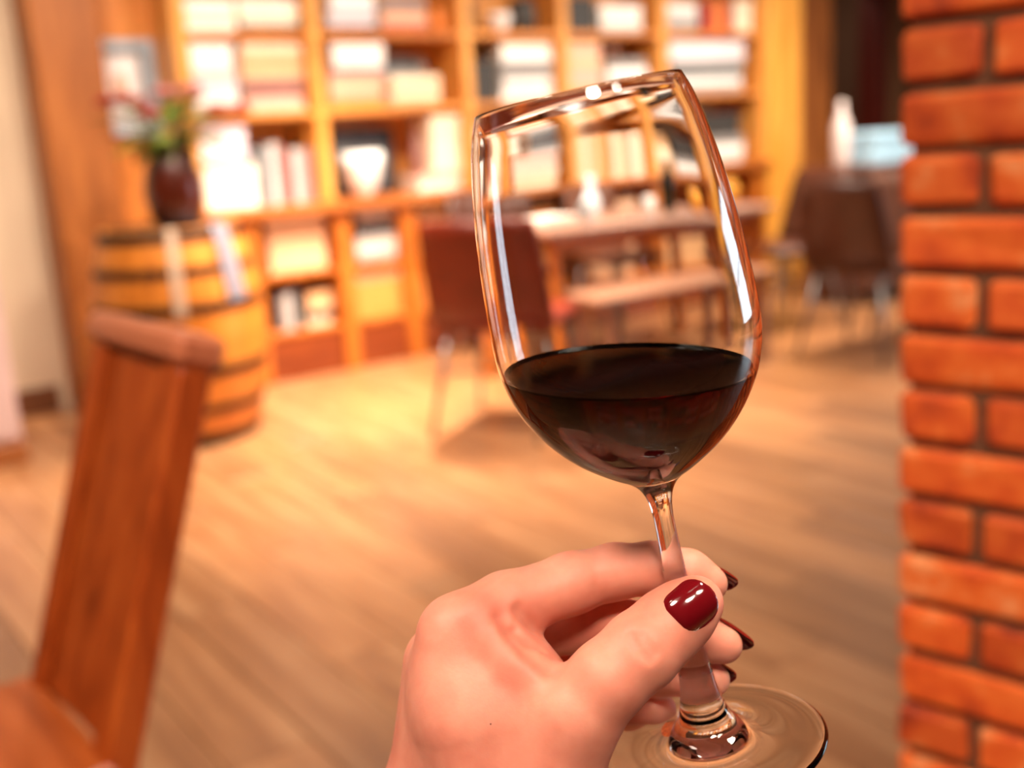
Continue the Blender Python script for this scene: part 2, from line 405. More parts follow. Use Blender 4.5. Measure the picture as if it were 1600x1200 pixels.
def carton(x0, y0, x1, y1, c, base=None, d=.22, lid=None, word='box'):
    s0, s1, zb, zt = rect(x0, y0, x1, y1); z = floorz(zb) if base is None else base; h = max(.03, zt-z); w2 = (s1-s0)/2
    t = thing('storage_box', uniq(f'{c.replace("_", " ")} lidded {word}, {where(s0, z)}'), 'box', P((s0+s1)/2, -.04-d/2, z+.0003), ANG, 'boxes in the bookcase')
    MB().box((-w2+.004, -d/2+.004, 0), (w2-.004, d/2-.004, h-.001), .003).build('body', pcol(c), t)
    MB().box((-w2, -d/2, h*.72), (w2, d/2, h), .003).build('lid', pcol(lid or c), t)
    return z+h
def photo(x0, y0, x1, y1, c, inner, base=None):
    s0, s1, zb, zt = rect(x0, y0, x1, y1); z = floorz(zb) if base is None else base; h = zt-z; w2 = (s1-s0)/2
    t = thing('photo_frame', uniq(f'{c.replace("_", " ")} framed photograph, {where(s0, z)}'), 'picture frame', P((s0+s1)/2, -.215, z+.0003), ANG, 'frames standing in the bookcase')
    b = MB(); e = min(.035, w2*.4)
    for lo, hi in (((-w2, -.015, 0), (-w2+e, .01, h)), ((w2-e, -.015, 0), (w2, .01, h)), ((-w2+e, -.015, h-e), (w2-e, .01, h)), ((-w2+e, -.015, 0), (w2-e, .01, e))): b.box(lo, hi, .003)
    b.build('frame', pcol(c), t); MB().box((-w2+e, -.004, e), (w2-e, .006, h-e)).build('print', plain('photo_'+inner, PAL[inner], .4, var=.5, scale=14), t)
    MB().box((-.02, .011, 0), (.02, .06, h*.6), .002).build('stand', pcol(c), t)
def turned(x, y0, y1, wpx, prof, c, name, lbl, cat, base=None, q=-.12):
    s0, s1, zb, zt = rect(x-wpx/2, y0, x+wpx/2, y1); z = floorz(zb) if base is None else base; h = zt-z; r = (s1-s0)/2*.87
    b = MB(); b.lathe([(pr*r, pz*h) for pr, pz in prof], 28)
    return tag(b.build(name, pcol(c), None, P((s0+s1)/2, q, z+.0003)), uniq(lbl+', '+where(s0, z)), cat)
BOWL = [(.35, 0), (.4, .04), (.75, .3), (.97, .75), (1, 1), (.95, .98), (.9, .75), (.68, .36), (.3, .14)]
VASE = [(.55, 0), (.8, .08), (1, .35), (.9, .6), (.45, .82), (.42, .9), (.55, 1), (.46, 1), (.34, .9)]
JAR = [(.85, 0), (1, .06), (1, .72), (.8, .84), (.8, .88), (.9, .88), (.9, 1)]
# bay 1
stack(287, 0, 372, 40, ['white', 'cream', 'white']); stack(378, 0, 476, 40, ['charcoal', 'ivory', 'cream', 'white'])
z = stack(294, 112, 372, 170, ['pale_grey', 'white', 'lilac', 'pale_grey']); carton(296, 66, 366, 112, 'white', z)
z = stack(384, 122, 480, 170, ['pink', 'pink', 'mauve', 'mauve']); stack(378, 60, 478, 122, ['peach', 'tan', 'peach', 'cream'], z)
z = carton(318, 262, 405, 310, 'ivory'); z = stack(322, 250, 400, 262, ['grey'], z); carton(312, 188, 388, 250, 'lilac', z)
row(412, 222, 500, 300, ['grey', 'slate', 'pale_grey', 'grey', 'red', 'charcoal', 'pale_grey', 'grey', 'mauve'])
# bay 2
z = stack(510, 20, 590, 46, ['charcoal', 'lilac', 'pale_grey']); stack(514, -10, 588, 20, ['lilac', 'white'], z)
stack(598, -4, 668, 46, ['rust', 'pink', 'peach', 'mauve', 'grey']); turned(697, 8, 46, 26, VASE, 'orange', 'vase', 'small orange vase', 'vase')
z = stack(516, 106, 602, 170, ['orange', 'pink', 'peach', 'pink', 'mauve']); stack(518, 64, 604, 106, ['white', 'white'], z)
z = stack(612, 118, 692, 170, ['tan', 'cream', 'peach', 'cream']); photo(608, 84, 688, 118, 'grey', 'slate', z)
photo(538, 200, 642, 296, 'black', 'slate'); turned(572, 238, 298, 66, BOWL, 'white', 'bowl', 'round white bowl in front of the dark frame', 'bowl', None, -.07)
z = stack(654, 270, 722, 300, ['ivory', 'pink'], None, .21); carton(676, 178, 722, 270, 'cream', z); turned(664, 205, 270, 18, VASE, 'mauve', 'vase', 'slim mauve vase', 'vase', z)
# bay 3
photo(738, -5, 768, 46, 'charcoal', 'slate'); turned(792, 20, 46, 36, BOWL, 'white', 'bowl', 'small white bowl', 'bowl'); turned(828, -2, 46, 40, JAR, 'charcoal', 'jar', 'dark round jar', 'jar')
z = carton(737, 95, 778, 160, 'charcoal'); z2 = stack(784, 108, 868, 158, ['white', 'pale_grey', 'white', 'grey']); stack(788, 60, 872, 108, ['grey', 'white', 'white', 'cream'], z2)
z = stack(760, 236, 862, 292, ['cream', 'peach', 'ivory', 'pink']); stack(800, 196, 862, 236, ['pale_grey', 'grey', 'slate'], z); turned(766, 196, 236, 40, VASE, 'ivory', 'vase', 'ivory vase', 'vase', z)
# bay 4
carton(888, -4, 930, 44, 'charcoal', None, .2); stack(938, 8, 1004, 44, ['pale_grey', 'white', 'ivory', 'white'])
stack(888, 56, 942, 148, ['tan', 'pink', 'pink', 'peach', 'pink', 'peach']); z = stack(950, 92, 1014, 148, ['ivory', 'pale_grey', 'white', 'grey']); turned(962, 54, 92, 30, JAR, 'brown', 'jar', 'dark brown jar on a stack of books', 'jar', z)
row(895, 185, 955, 262, ['peach', 'cream', 'tan', 'peach', 'amber']); row(962, 190, 1020, 262, ['cream', 'peach', 'pink', 'cream'])
# bay 5
z = stack(1042, 6, 1092, 42, ['grey', 'pale_grey', 'white']); row(1098, 0, 1142, 42, ['red', 'rust', 'orange', 'red']); carton(1146, 0, 1174, 42, 'cream')
z = stack(1050, 98, 1162, 143, ['grey', 'white', 'slate', 'grey']); stack(1044, 54, 1166, 98, ['pale_grey', 'lilac', 'white', 'lilac'], z)
z = stack(1092, 212, 1164, 242, ['pale_grey', 'white', 'grey']); carton(1090, 178, 1156, 212, 'charcoal', z); stack(1045, 190, 1084, 243, ['tan', 'peach', 'cream', 'tan'])
stack(1110, 258, 1182, 288, ['amber', 'cream', 'peach'], .90) if False else None
# lower cabinet
carton(424, 336, 514, 434, 'peach', None, .24, 'cream'); row(444, 450, 478, 545, ['grey', 'pale_grey', 'slate', 'charcoal']); z = carton(484, 502, 522, 545, 'cream'); stack(484, 455, 522, 502, ['charcoal', 'peach', 'tan'], z)
z = stack(566, 366, 630, 402, ['grey', 'pale_grey', 'ivory', 'pale_grey']); stack(566, 328, 626, 366, ['slate', 'charcoal', 'pale_grey', 'white'], z)
carton(564, 412, 634, 520, 'amber', None, .24, 'peach')
carton(652, 398, 716, 512, 'amber', None, .24, 'orange'); carton(655, 308, 716, 348, 'peach', None, .24, 'cream')
for k, (x0, x1, cs) in enumerate(((770, 860, ['peach', 'tan', 'amber', 'cream']), (900, 1000, ['cream', 'ivory', 'peach']), (1050, 1150, ['tan', 'amber', 'cream', 'brown']))):
    stack(x0, 315+k*-8, x1, 385-k*10, cs, .555)
    carton(x0+4, 400-k*18, x1-6, 480-k*28, ['amber', 'peach', 'tan'][k], .255)

# ------------------------------------------------------------------ barrel, vase with flowers
BC = np.array([-1.40, 4.66, 0])
br = thing('wine_barrel', 'upright oak wine barrel with dark iron hoops below the framed picture', 'barrel', BC, .3)
BH = .90
def brad(z): u = (z/BH-.5)*2; return .275+.072*(1-u*u)
NST = 24
stv = MB(); a = math.pi/NST*.985; zs = [i/8*BH for i in range(9)]; V = []; F = []
for z in zs:
    r = brad(z)
    for rr, aa in ((r-.025, -a), (r-.025, a), (r, a), (r*1.004, 0), (r, -a)): V.append((rr*math.cos(aa), rr*math.sin(aa), z))
for i in range(8):
    for k in range(5): F.append((i*5+k, i*5+(k+1) % 5, i*5+5+(k+1) % 5, i*5+5+k))
F += [[4, 3, 2, 1, 0], [40+k for k in range(5)]]
stv.add(V, F); me = stv.mesh('stave'); me.materials.append(barrel_w)
for k in range(NST):
    o = link('stave', me, br); o.rotation_euler[2] = 2*math.pi*k/NST
for z0, z1 in ((.0, .05), (.14, .175), (.30, .34), (.565, .605), (.715, .75), (.85, .895)):
    n = 40; prof = [(brad(z0)+.001, z0), (brad(z0)+.005, z0), (brad(z1)+.005, z1), (brad(z1)+.001, z1), (brad(z0)+.001, z0)]
    MB().lathe(prof, 48, capb=False, capt=False, smooth=False).build('hoop', iron, br)
MB().lathe([(.0, .875), (.252, .875), (.252, .89), (0.0, .89)], 40, capb=False, capt=False, smooth=False).build('head', plain('barrel_head', '#3c2a20', .4), br)
ZB = .8903
vz = BC+np.array([.045, .0, ZB])
b = MB(); b.lathe([(.07, 0), (.08, .005), (.108, .05), (.125, .13), (.12, .20), (.095, .27), (.075, .31), (.08, .335), (.073, .335), (.066, .31), (.08, .26)], 32)
tag(b.build('vase', plain('vase_brown', '#4a1708', .3, coat=.4), None, vz), 'dark reddish-brown rounded vase standing on the barrel', 'vase')
bq = thing('flower_bouquet', 'bouquet of red flowers and green leaves in the vase', 'flowers', vz+np.array([0, 0, .34]))
leafm = plain('leaf_green', '#5f6a22', .5, var=.35, scale=20); stemm = plain('stem_green', '#4f5a20', .6); petm = plain('petal_red', '#a8322e', .5, var=.3); petp = plain('petal_pink', '#c77c7e', .5, var=.2)
def leaf(base, tip, wd):
    base = np.array(base); tip = np.array(tip); d = tip-base; sd = np.cross(d, (0, 0, 1.)); sd /= np.linalg.norm(sd)+1e-9; n = np.cross(sd, d); n /= np.linalg.norm(n)
    V = []; F = []
    for i in range(6):
        t = i/5; wv = wd*math.sin(math.pi*(t*.9+.06))**.8; c = base+d*t+n*(-.12*np.linalg.norm(d)*t*t)
        V += [c-sd*wv+n*.006, c, c+sd*wv+n*.006]
    for i in range(5): F += [(i*3, i*3+1, i*3+4, i*3+3), (i*3+1, i*3+2, i*3+5, i*3+4)]
    return MB().add(V, F, 0, True)
for k in range(52):
    a = random.uniform(0, 6.28); r = random.uniform(.12, .33); h = random.uniform(-.07, .2); st = random.uniform(.2, .5)
    e = np.array([math.cos(a)*r, math.sin(a)*r*.8, h])
    leaf(e*st+np.array([0, 0, .03]), e, random.uniform(.022, .042)).build('leaf', leafm, bq)
for k in range(9):
    a = k*2.4; r = (.12, .22, .30)[k % 3]; h = (.19, .16, .1)[k % 3]; e = np.array([math.cos(a)*r, math.sin(a)*r, h])
    s = MB().tube([(0, 0, -.2), e*.5+np.array([0, 0, .03]), e], .0035, 6).build('stem', stemm, bq)
    fl = MB()
    for ring, (n, rr, hh) in enumerate(((5, .018, .045), (6, .034, .04), (7, .047, .028))):
        for j in range(n):
            t = 2*math.pi*j/n+ring*.5; d = np.array((math.cos(t), math.sin(t), 0)); u = np.array((-math.sin(t), math.cos(t), 0))
            c0 = e; c1 = e+d*rr+np.array((0, 0, hh*.5)); c2 = e+d*rr*1.05+np.array((0, 0, hh))
            fl.add([c0, c1-u*rr*.55, c1+u*rr*.55, c2-u*rr*.4, c2+u*rr*.4], [(0, 1, 2), (1, 3, 4, 2)], 0, True)
    fl.build('flower', petm if k % 3 else petp, s)
# white strip of paper hanging over the front edge of the barrel, pale blue-grey folder beside it
dcam = np.array([0, 0, 0.])-BC; dcam[2] = 0; dcam /= np.linalg.norm(dcam); aC = math.atan2(dcam[1], dcam[0])
def strip(ang, wd, ztop, zbot, name, m, lbl, cat, back=.12):
    V = []; F = []; pts = []
    pts.append((brad(ztop)-back, ZB+.002)); pts.append((brad(BH)-.012, .9015)); pts.append((brad(BH)+.012, .9)); n = 8
    for i in range(n+1):
        z = .885+(zbot-.885)*i/n; pts.append((brad(z)+.011, z))
    for t in (0, .0018):
        for r, z in pts:
            for k in (-1, 0, 1):
                V.append(((r+t)*math.cos(ang+k*wd/2/.3), (r+t)*math.sin(ang+k*wd/2/.3), z+t))
    N = len(pts)*3
    for i in range(len(pts)-1):
        for k in range(2):
            q = (i*3+k, i*3+k+1, i*3+k+4, i*3+k+3); F += [q, tuple(N+v for v in q[::-1])]
    return tag(MB().add(V, F, 0, True).build(name, m, None, BC), lbl, cat)
strip(aC+.02, .04, .9, .56, 'paper_strip', plain('strip_white', '#b4967e', .6), 'narrow pale paper strip hanging down the front of the barrel', 'paper')
strip(aC+.75, .08, .9, .60, 'folded_cloth', plain('cloth_bluegrey', '#827c88', .8), 'pale blue-grey cloth hanging over the right side of the barrel', 'cloth')

# ------------------------------------------------------------------ wooden chair at the left
wv = np.array([.63, -.7766, 0]); nf = np.array([-.7766, -.63, 0])
co = onz(60, 1050, .46)+wv*.205+nf*.0                  # middle of the junction between seat and back
cz = thing('wooden_chair', 'orange-brown solid wooden chair with panelled reclined back in the foreground', 'chair', (co[0], co[1], 0), math.atan2(wv[1], wv[0]))
# local frame: x along the back's width (towards the viewer), y = back-to-front is -y ... front of the seat is -y'
def cloc(x, y, z): return (x, y, z)
fy = -1 if np.dot(np.cross(wv, nf), (0, 0, 1)) < 0 else 1   # sign of local y that points to the seat front
lean = math.radians(18.5)
def back_pt(h, y=0): return (-(fy)*math.sin(lean)*h - 0, .46+math.cos(lean)*h)
def slab(name, x0, x1, h0, h1, t0, t1, ch=.006, par=None, m=None):
    """box in the leaning plane of the back: x width, h height along the back, t thickness to the front"""
    b = MB(); b.box((x0, t0, h0), (x1, t1, h1), ch)
    V = []
    for x, t, h in b.v:
        y = fy*(t*math.cos(lean) - h*math.sin(lean)); V.append((x, y, .46+h*math.cos(lean)+t*math.sin(lean)))
    b.v = V; return b.build(name, m or chair_w, par or cz)
HB = .515
slab('stile', -.188, -.150, -.06, HB, -.03, .018); slab('stile', .075, .132, -.06, HB, -.03, .018)
slab('back_panel', -.1495, .0745, .0, HB-.001, -.014, .006, .003)
slab('moulding', -.1495, -.136, .02, HB-.002, .0065, .013, .003); slab('moulding', .060, .0745, .02, HB-.002, .0065, .013, .003)
slab('top_rail', -.195, .139, HB, HB+.045, -.04, .03, .012, None, wood('rail_wood', '#a8583a', '#bd6c4a', '#cc7d5c', (1.1, 9, 9), .3))
b = MB(); b.box((-.215, 0 if fy > 0 else -.43, .425), (.142, .43 if fy > 0 else 0, .46), .012)
b.build('seat', wood('seat_wood', '#8a3a10', '#a8501f', '#ba6230', (1.1, 9, 9), .36), cz)
for x in (-.18, .105):
    MB().box((x-.02, fy*.05-.02, 0), (x+.02, fy*.05+.02, .4245), .004).build('leg', chair_w, cz)
    MB().box((x-.02, fy*.39-.02, 0), (x+.02, fy*.39+.02, .4245), .004).build('leg', chair_w, cz)
for x in (-.18, .105): MB().box((x-.01, fy*.22-.149, .2), (x+.01, fy*.22+.149, .24), .003).build('stretcher', chair_w, cz)

# ------------------------------------------------------------------ dining set in the background
leath = {}
def cafe_chair(lbl, s, q, face, lm, key):
    """leather shell chair on four steel legs; face = direction it looks in the room frame (degrees from +s)"""
    t = thing('cafe_chair', lbl, 'chair', P(s, q, 0), ANG+math.radians(face)-math.pi/2, 'leather chairs round the far table')
    b = MB(); n = 7                                   # local +y = the way the chair faces
    b.box((-.23, -.2, .43), (.23, .24, .485), .02); b.build('seat', lm, t)
    V = []; F = []                                  # curved back
    for layer, off in enumerate((0, -.03)):
        for i in range(7):
            h = .47+.42*i/6
            for k in range(9):
                u = k/8*2-1; V.append((u*(.235-.03*(i/6)**2), -.205+.05*u*u-.12*(i/6)+off, h-.012*u*u*(i == 6)))
    N = 63
    for i in range(6):
        for k in range(8):
            q_ = (i*9+k, i*9+k+1, i*9+k+10, i*9+k+9); F += [q_[::-1], tuple(N+v for v in q_)]
    edge = [k for k in range(9)]+[i*9+8 for i in range(1, 7)]+[54+k for k in range(7, -1, -1)]+[i*9 for i in range(5, 0, -1)]
    for i in range(len(edge)):
        a_, c_ = edge[i], edge[(i+1) % len(edge)]; F.append((a_, c_, N+c_, N+a_))
    MB().add(V, F, 0, True).build('backrest', lm, t)
    for sx in (-1, 1):
        for sy in (-1, 1):
            MB().tube([(sx*.17, sy*.16, .43), (sx*.235, sy*.25, .0)], [.014, .011], 8).build('leg', steel, t)
    MB().tube([(-.19, -.19, .26), (.19, .19, .26)], .007, 6).build('stretcher', steel, t)
    MB().tube([(-.19, .19, .275), (.19, -.19, .275)], .007, 6).build('stretcher', steel, t)
    return t
redl = plain('leather_redbrown', '#7a2408', .45, var=.2); brl = plain('leather_brown', '#4c2617', .4, var=.15); ltl = plain('leather_taupe', '#8d6a5e', .45, var=.12)
cafe_chair('red-brown leather chair at the left end of the far table', .36, 1.55, 32, redl, 0)
cafe_chair('dark brown leather chair on steel legs beside the brick pillar', 2.42, 1.80, 8, brl, 1)
cafe_chair('taupe leather chair half hidden behind the brick pillar', 3.02, 1.80, 4, ltl, 2)
cafe_chair('dark brown leather chair behind the far table', 1.25, .42, -90, brl, 3)
cafe_chair('brown leather chair behind the far table, nearer the bright end panel', 2.0, .42, -90, plain('leather_mid', '#6a3a22', .45), 4)
cafe_chair('dark brown leather chair at the right end of the far table', 2.74, 1.0, 170, brl, 5)
tb = thing('dining_table', 'long dining table with a pale worktop behind the wine glass', 'table', P(1.55, .98, 0), ANG)
MB().box((-.78, -.32, .715), (.78, .32, .75), .008).build('tabletop', wood('table_pale', '#7a5544', '#916a58', '#a27a68', (1.1, 9, 9), .35), tb)
for x in (-.7, .7):
    for y in (-.25, .25): MB().box((x-.03, y-.03, 0), (x+.03, y+.03, .7145), .005).build('leg', cab_w, tb)
for y in (-.25, .25): MB().box((-.669, y-.012, .64), (.669, y+.012, .7145), .003).build('apron', cab_w, tb)
bn = thing('bench', 'light brown wooden bench in front of the far table', 'bench', P(1.45, 1.42, 0), ANG)
tnw = wood('bench_wood', '#85583f', '#9b6c52', '#ac7d63', (1.1, 9, 9), .4)
for k in range(3): MB().box((-.6, -.15+k*.102, .435), (.6, -.052+k*.102, .465), .005).build('slat', tnw, bn)
for x in (-.5, .5):
    MB().box((x-.025, -.14, .395), (x+.025, .14, .4345), .004).build('bearer', tnw, bn)
    for y in (-.12, .12): MB().box((x-.022, y-.022, 0), (x+.022, y+.022, .3945), .004).build('leg', tnw, bn)
def glassy(name, c, rough=.05):
    if name in MATS: return MATS[name]
    t = NT(name); t.set(Roughness=rough, IOR=1.45); t.b.inputs['Base Color'].default_value = lin(c); t.b.inputs['Transmission Weight'].default_value = .85
    MATS[name] = t.m; return t.m
def lath(name, prof, m, loc, lbl, cat, group=None, n=24):
    return tag(MB().lathe(prof, n).build(name, m, None, loc), lbl, cat, group)
BOT = [(.036, 0), (.0375, .004), (.0375, .19), (.03, .22), (.0145, .245), (.0135, .30), (.016, .302), (.016, .315), (.012, .315)]
TZ = .7505
lath('wine_bottle', BOT, glassy('bottle_green', '#24301a'), P(1.92, 1.02, TZ), 'dark green wine bottle on the far table', 'bottle')
lath('wine_bottle', BOT, plain('bottle_dark', '#1d120d', .15), P(2.05, .92, TZ), 'black wine bottle on the far table beside the green one', 'bottle')
lath('carafe', [(.05, 0), (.055, .01), (.055, .09), (.03, .15), (.022, .2), (.032, .24), (.028, .24)], plain('carafe_pale', '#d6dbe0', .25), P(1.38, .92, TZ), 'pale blue-white carafe on the far table', 'carafe')
TUM = [(.03, 0), (.032, .005), (.038, .1), (.0355, .1), (.03, .008)]
lath('tumbler', TUM, glassy('clear_tumbler', '#e8e8e8'), P(1.18, 1.1, TZ), 'clear tumbler at the left end of the far table', 'glass', 'tumblers on the far table')
lath('tumbler', TUM, plain('tumbler_frost', '#cfc6c0', .3), P(1.66, 1.12, TZ), 'frosted tumbler in the middle of the far table', 'glass', 'tumblers on the far table')
lath('candle_jar', [(.05, 0), (.06, .01), (.066, .06), (.06, .11), (.05, .12), (.046, .12), (.05, .1)], plain('amber_glass', '#e09a3a', .2), P(2.22, 1.05, TZ), 'round amber candle jar at the right end of the far table', 'jar')
MB_ = MB().box((-.16, -.11, 0), (.16, .11, .03), .006); tag(MB_.build('tray', plain('tray_white', '#d9c9c0', .4), None, P(1.05, .9, TZ), ANG+.2), 'pale serving tray at the left end of the far table', 'tray')

# side table with a daylight-blue box and a white bottle, right of the bookcase
stp = P(3.98, .75, 0)
sb = thing('sideboard', 'dark brown sideboard beyond the leather chairs, partly behind the brick pillar', 'sideboard', stp, ANG)
sbw = wood('sideboard_wood', '#4a2a1c', '#5f3826', '#6f4632', (1.1, 9, 9), .4)
MB().box((-.45, -.2, .08), (.45, .2, .825), .006).build('body', sbw, sb); MB().box((-.47, -.22, .8255), (.47, .22, .855), .006).build('top', sbw, sb)
for k in (-1, 1):
    dd = MB().box((k*.22-.21, -.218, .1), (k*.22+.21, -.2005, .79), .005).build('door', sbw, sb); MB().tube([(k*.03, -.235, .5), (k*.03, -.235, .6)], .006).build('handle', steel, dd)
for x in (-.4, .4): MB().box((x-.03, -.15, 0), (x+.03, .15, .0795), .004).build('leg', sbw, sb)
cx = thing('daylit_box', 'box painted in pale blue daylight on the dark sideboard beside the brick pillar', 'box', P(3.98, .76, .8555), ANG-.1)
blm = plain('daylight_blue', '#a9cfe6', .5, var=.05)  # blue of the window daylight painted into the box colour
MB().box((-.25, -.15, 0), (.25, .15, .15), .01).build('body', blm, cx); MB().box((-.258, -.158, .1505), (.258, .158, .2), .01).build('lid', blm, cx)
lath('bottle', [(.05, 0), (.055, .01), (.055, .25), (.03, .31), (.02, .34), (.02, .4), (.015, .4)], plain('bottle_white', '#e0cfcb', .35), P(3.62, .72, .8555), 'white bottle on the sideboard left of the daylight-blue box', 'bottle')

# ------------------------------------------------------------------ brick pillar
az = math.radians(-47); bd = np.array([-math.sin(az), -math.cos(az), 0])       # runs right and towards the viewer
pc = deep(1404, 600, 1.44); LEANP = math.radians(-1.2); pc = pc-pc[2]*np.array([math.sin(LEANP), 0, math.cos(LEANP)]); pc[2] = 0   # very slightly out of plumb
bang = math.atan2(bd[1], bd[0])
pil = thing('brick_pillar', 'orange-red brick pillar with dark recessed mortar joints at the right', 'pillar', pc, bang)
pil.rotation_euler = (Matrix.Rotation(LEANP, 3, 'Y') @ Matrix.Rotation(bang, 3, 'Z')).to_euler()
# local: x along the visible face, y into the pillar (away from the face), z up
t = NT('brick'); v = t.coord((1, 1, 1), True); n1 = t.noise(14, 5, v, .6); n2 = t.noise(70, 3, v)
r = t.ramp(n1.outputs[0], [(.30, '#9c3208'), (.44, '#d65413'), (.58, '#e86c24'), (.72, '#f4a56c')])
oi = t.add('ShaderNodeObjectInfo'); rr = t.ramp(oi.outputs['Random'], [(0, (.72, .66, .6)), (.5, (.95, .93, .9)), (1, (1.0, 1.0, 1.0))]); r = mix(t, r, rr, 1.0)
t.l.new(r, t.b.inputs['Base Color']); t.set(Roughness=.75); t.bump(n2.outputs[0], .5, .003); brickm = t.m
mort = plain('mortar', '#6b4128', .9, var=.25, scale=60)
BL, BW, BHt, J = .203, .095, .0608, .0147
CH = BHt+J
LEN = 3*BL+2*J+.0
DEP = BL+BW+J
MB().box((.012, .012, 0), (LEN-.012, DEP-.012, ZC), .0).build('mortar', mort, pil)
def brick_mesh(l, d, seed):
    rs = np.random.RandomState(seed); b = MB(); b.box((0, 0, 0), (l, d, BHt), .007); b.v = [tuple(np.array(p)+rs.uniform(-.0022, .0022, 3)) for p in b.v]
    m = b.mesh('brick'); m.materials.append(brickm); return m
fs = [brick_mesh(BL, BW, k) for k in range(8)]; fh = [brick_mesh(BW, BW, 20+k) for k in range(8)]
ncr = int(ZC/CH)
z0 = (HCAM % CH)
# align a joint with the photograph: joint centre at pixel row 325 on the pillar's edge
dj = deep(1405, 326, 1.44)[2]; z0 = (dj % CH)+J/2-CH
for k in range(ncr+2):
    z = z0+k*CH
    if z < 0 or z+BHt > ZC: continue
    x = 0.; par = int(round((dj-z)/CH)) % 2
    par = 0 if round((z-dj-J/2)/CH) % 2 else 1
    seq = [BW, BL, BL, BW, BW] if par else [BL, BL, BW*2.0+J]
    seq = [BW, BL, BL, BW] if par else [BL, BL, BL]
    for L_ in seq:
        if x+L_ > LEN+.02: break
        o = link('brick', random.choice(fs if L_ > .15 else fh), pil); o.location = (x, random.uniform(-.0015, .0015), z)
        x += L_+J
    for y, L_ in ((BW+J, BL), ) if par else ((BW+J, BW), (2*BW+2*J, BW)):      # the far side face
        o = link('brick', random.choice(fs if L_ > .15 else fh), pil); o.rotation_euler[2] = math.pi/2; o.location = (BW, y, z)

# ------------------------------------------------------------------ wine glass and wine
def atY(x, y, Y): r = ray(x, y); return CAM+r*(Y/r[1])
RIM = atY(902, 150, .352); FOOT = atY(1110, 1165, .343); GL = np.linalg.norm(RIM-FOOT); AX = (RIM-FOOT)/GL
gq = Vector((0, 0, 1)).rotation_difference(Vector(AX)); GM = np.array(gq.to_matrix())
def spline(pts, n):
    pts = np.array(pts, float); t = np.r_[0, np.cumsum(np.linalg.norm(np.diff(pts, axis=0), axis=1))]
    out = []
    m = np.zeros_like(pts)                                # Catmull-Rom by chord length
    for i in range(len(pts)):
        i0, i1 = max(i-1, 0), min(i+1, len(pts)-1); m[i] = (pts[i1]-pts[i0])/(t[i1]-t[i0])
    for u in np.linspace(0, t[-1], n):
        i = min(np.searchsorted(t, u, 'right')-1, len(pts)-2); h = t[i+1]-t[i]; x = (u-t[i])/h
        out.append(((1+2*x)*(1-x)**2)*pts[i]+x*(1-x)**2*h*m[i]+x*x*(3-2*x)*pts[i+1]+x*x*(x-1)*h*m[i+1])
    return np.array(out)
OUT = [(.0328, .2244), (.0348, .219), (.0370, .2105), (.0397, .195), (.0415, .179), (.0427, .1626), (.0431, .149), (.0424, .141), (.0402, .1323), (.0373, .126), (.0335, .1198), (.0290, .1142), (.0240, .1093), (.0187, .1052), (.0137, .1018), (.0095, .0993), (.0064, .0965), (.0044, .0925), (.0035, .087), (.0034, .080)]
INN = [(.0322, .2246), (.0336, .219), (.0358, .2105), (.0386, .195), (.0404, .179), (.0416, .1626), (.0420, .149), (.0413, .141), (.0391, .1327), (.0362, .1268), (.0324, .121), (.0279, .1157), (.0229, .1111), (.0177, .1074), (.0127, .1045), (.008, .1027), (.004, .1018), (0.0, .1015)]
STEM = [(.0034, .080), (.0036, .072), (.0040, .062), (.0047, .048), (.0053, .036), (.0058, .029)]
FTOP = [(.0058, .029), (.0063, .024), (.0072, .0185), (.0086, .0135), (.0105, .0098), (.0135, .0072), (.019, .0050), (.026, .0036), (.036, .0027), (.0392, .0021), (.0402, .0013)]
FBOT = [(.0402, .0013), (.0396, .0003), (.037, .0), (.026, .0008), (.014, .0016), (0, .002)]
tg = NT('clear_glass'); tg.b.inputs['Base Color'].default_value = (1, 1, 1, 1); tg.set(Roughness=0.0, IOR=1.5); tg.b.inputs['Transmission Weight'].default_value = 1.0
glassm = tg.m
wg = thing('wine_glass', 'tilted stemmed wine glass held by the hand, partly filled with red wine', 'wine glass', FOOT)
wg.rotation_euler = gq.to_euler()
NL = 128
def surf(name, prof, cap0=False):
    b = MB(); b.lathe([tuple(p) for p in prof], NL, capb=False, capt=False); me = bpy.data.meshes.new(name)
    me.from_pydata(b.v, [], b.f); bm = bmesh.new(); bm.from_mesh(me); bmesh.ops.remove_doubles(bm, verts=bm.verts, dist=2e-6)
    bm.to_mesh(me); bm.free(); me.polygons.foreach_set('use_smooth', [True]*len(me.polygons)); me.materials.append(glassm)
    return link(name, me, wg), me
# profile order runs inner centre -> rim -> outer -> stem -> foot -> underside so that every normal points out of the glass
for nm, pr in (('stem', spline(STEM, 40)), ('foot', np.vstack([spline(FTOP, 70), spline(FBOT, 40)[1:]]))):
    pr = pr.copy(); pr[:, 0] = np.maximum(pr[:, 0], 0)
    o, me = surf(nm, pr[::-1])
ZW = 1.1512                                                # level of the wine
inner = spline(INN, 110)[::-1].copy(); inner[0, 0] = 0
outer = np.vstack([[[.03245, .22485]], [[.0327, .2247]], spline(OUT, 110)]); outer = np.vstack([inner[-1:], outer])
def lathe_bm(prof):
    b = MB(); b.lathe([tuple(p) for p in prof], NL, capb=False, capt=False); me = bpy.data.meshes.new('tmp'); me.from_pydata(b.v, [], [f[::-1] for f in b.f])
    bm = bmesh.new(); bm.from_mesh(me); bpy.data.meshes.remove(me); bmesh.ops.remove_doubles(bm, verts=bm.verts, dist=2e-6)
    for f in bm.faces: f.smooth = True
    return bm
pco = GM.T@(np.array([FOOT[0], FOOT[1], ZW])-FOOT); pno = GM.T@np.array([0, 0, 1.])
def cut(bm, above):
    bmesh.ops.bisect_plane(bm, geom=bm.verts[:]+bm.edges[:]+bm.faces[:], dist=1e-7, plane_co=pco, plane_no=pno, clear_outer=not above, clear_inner=above)
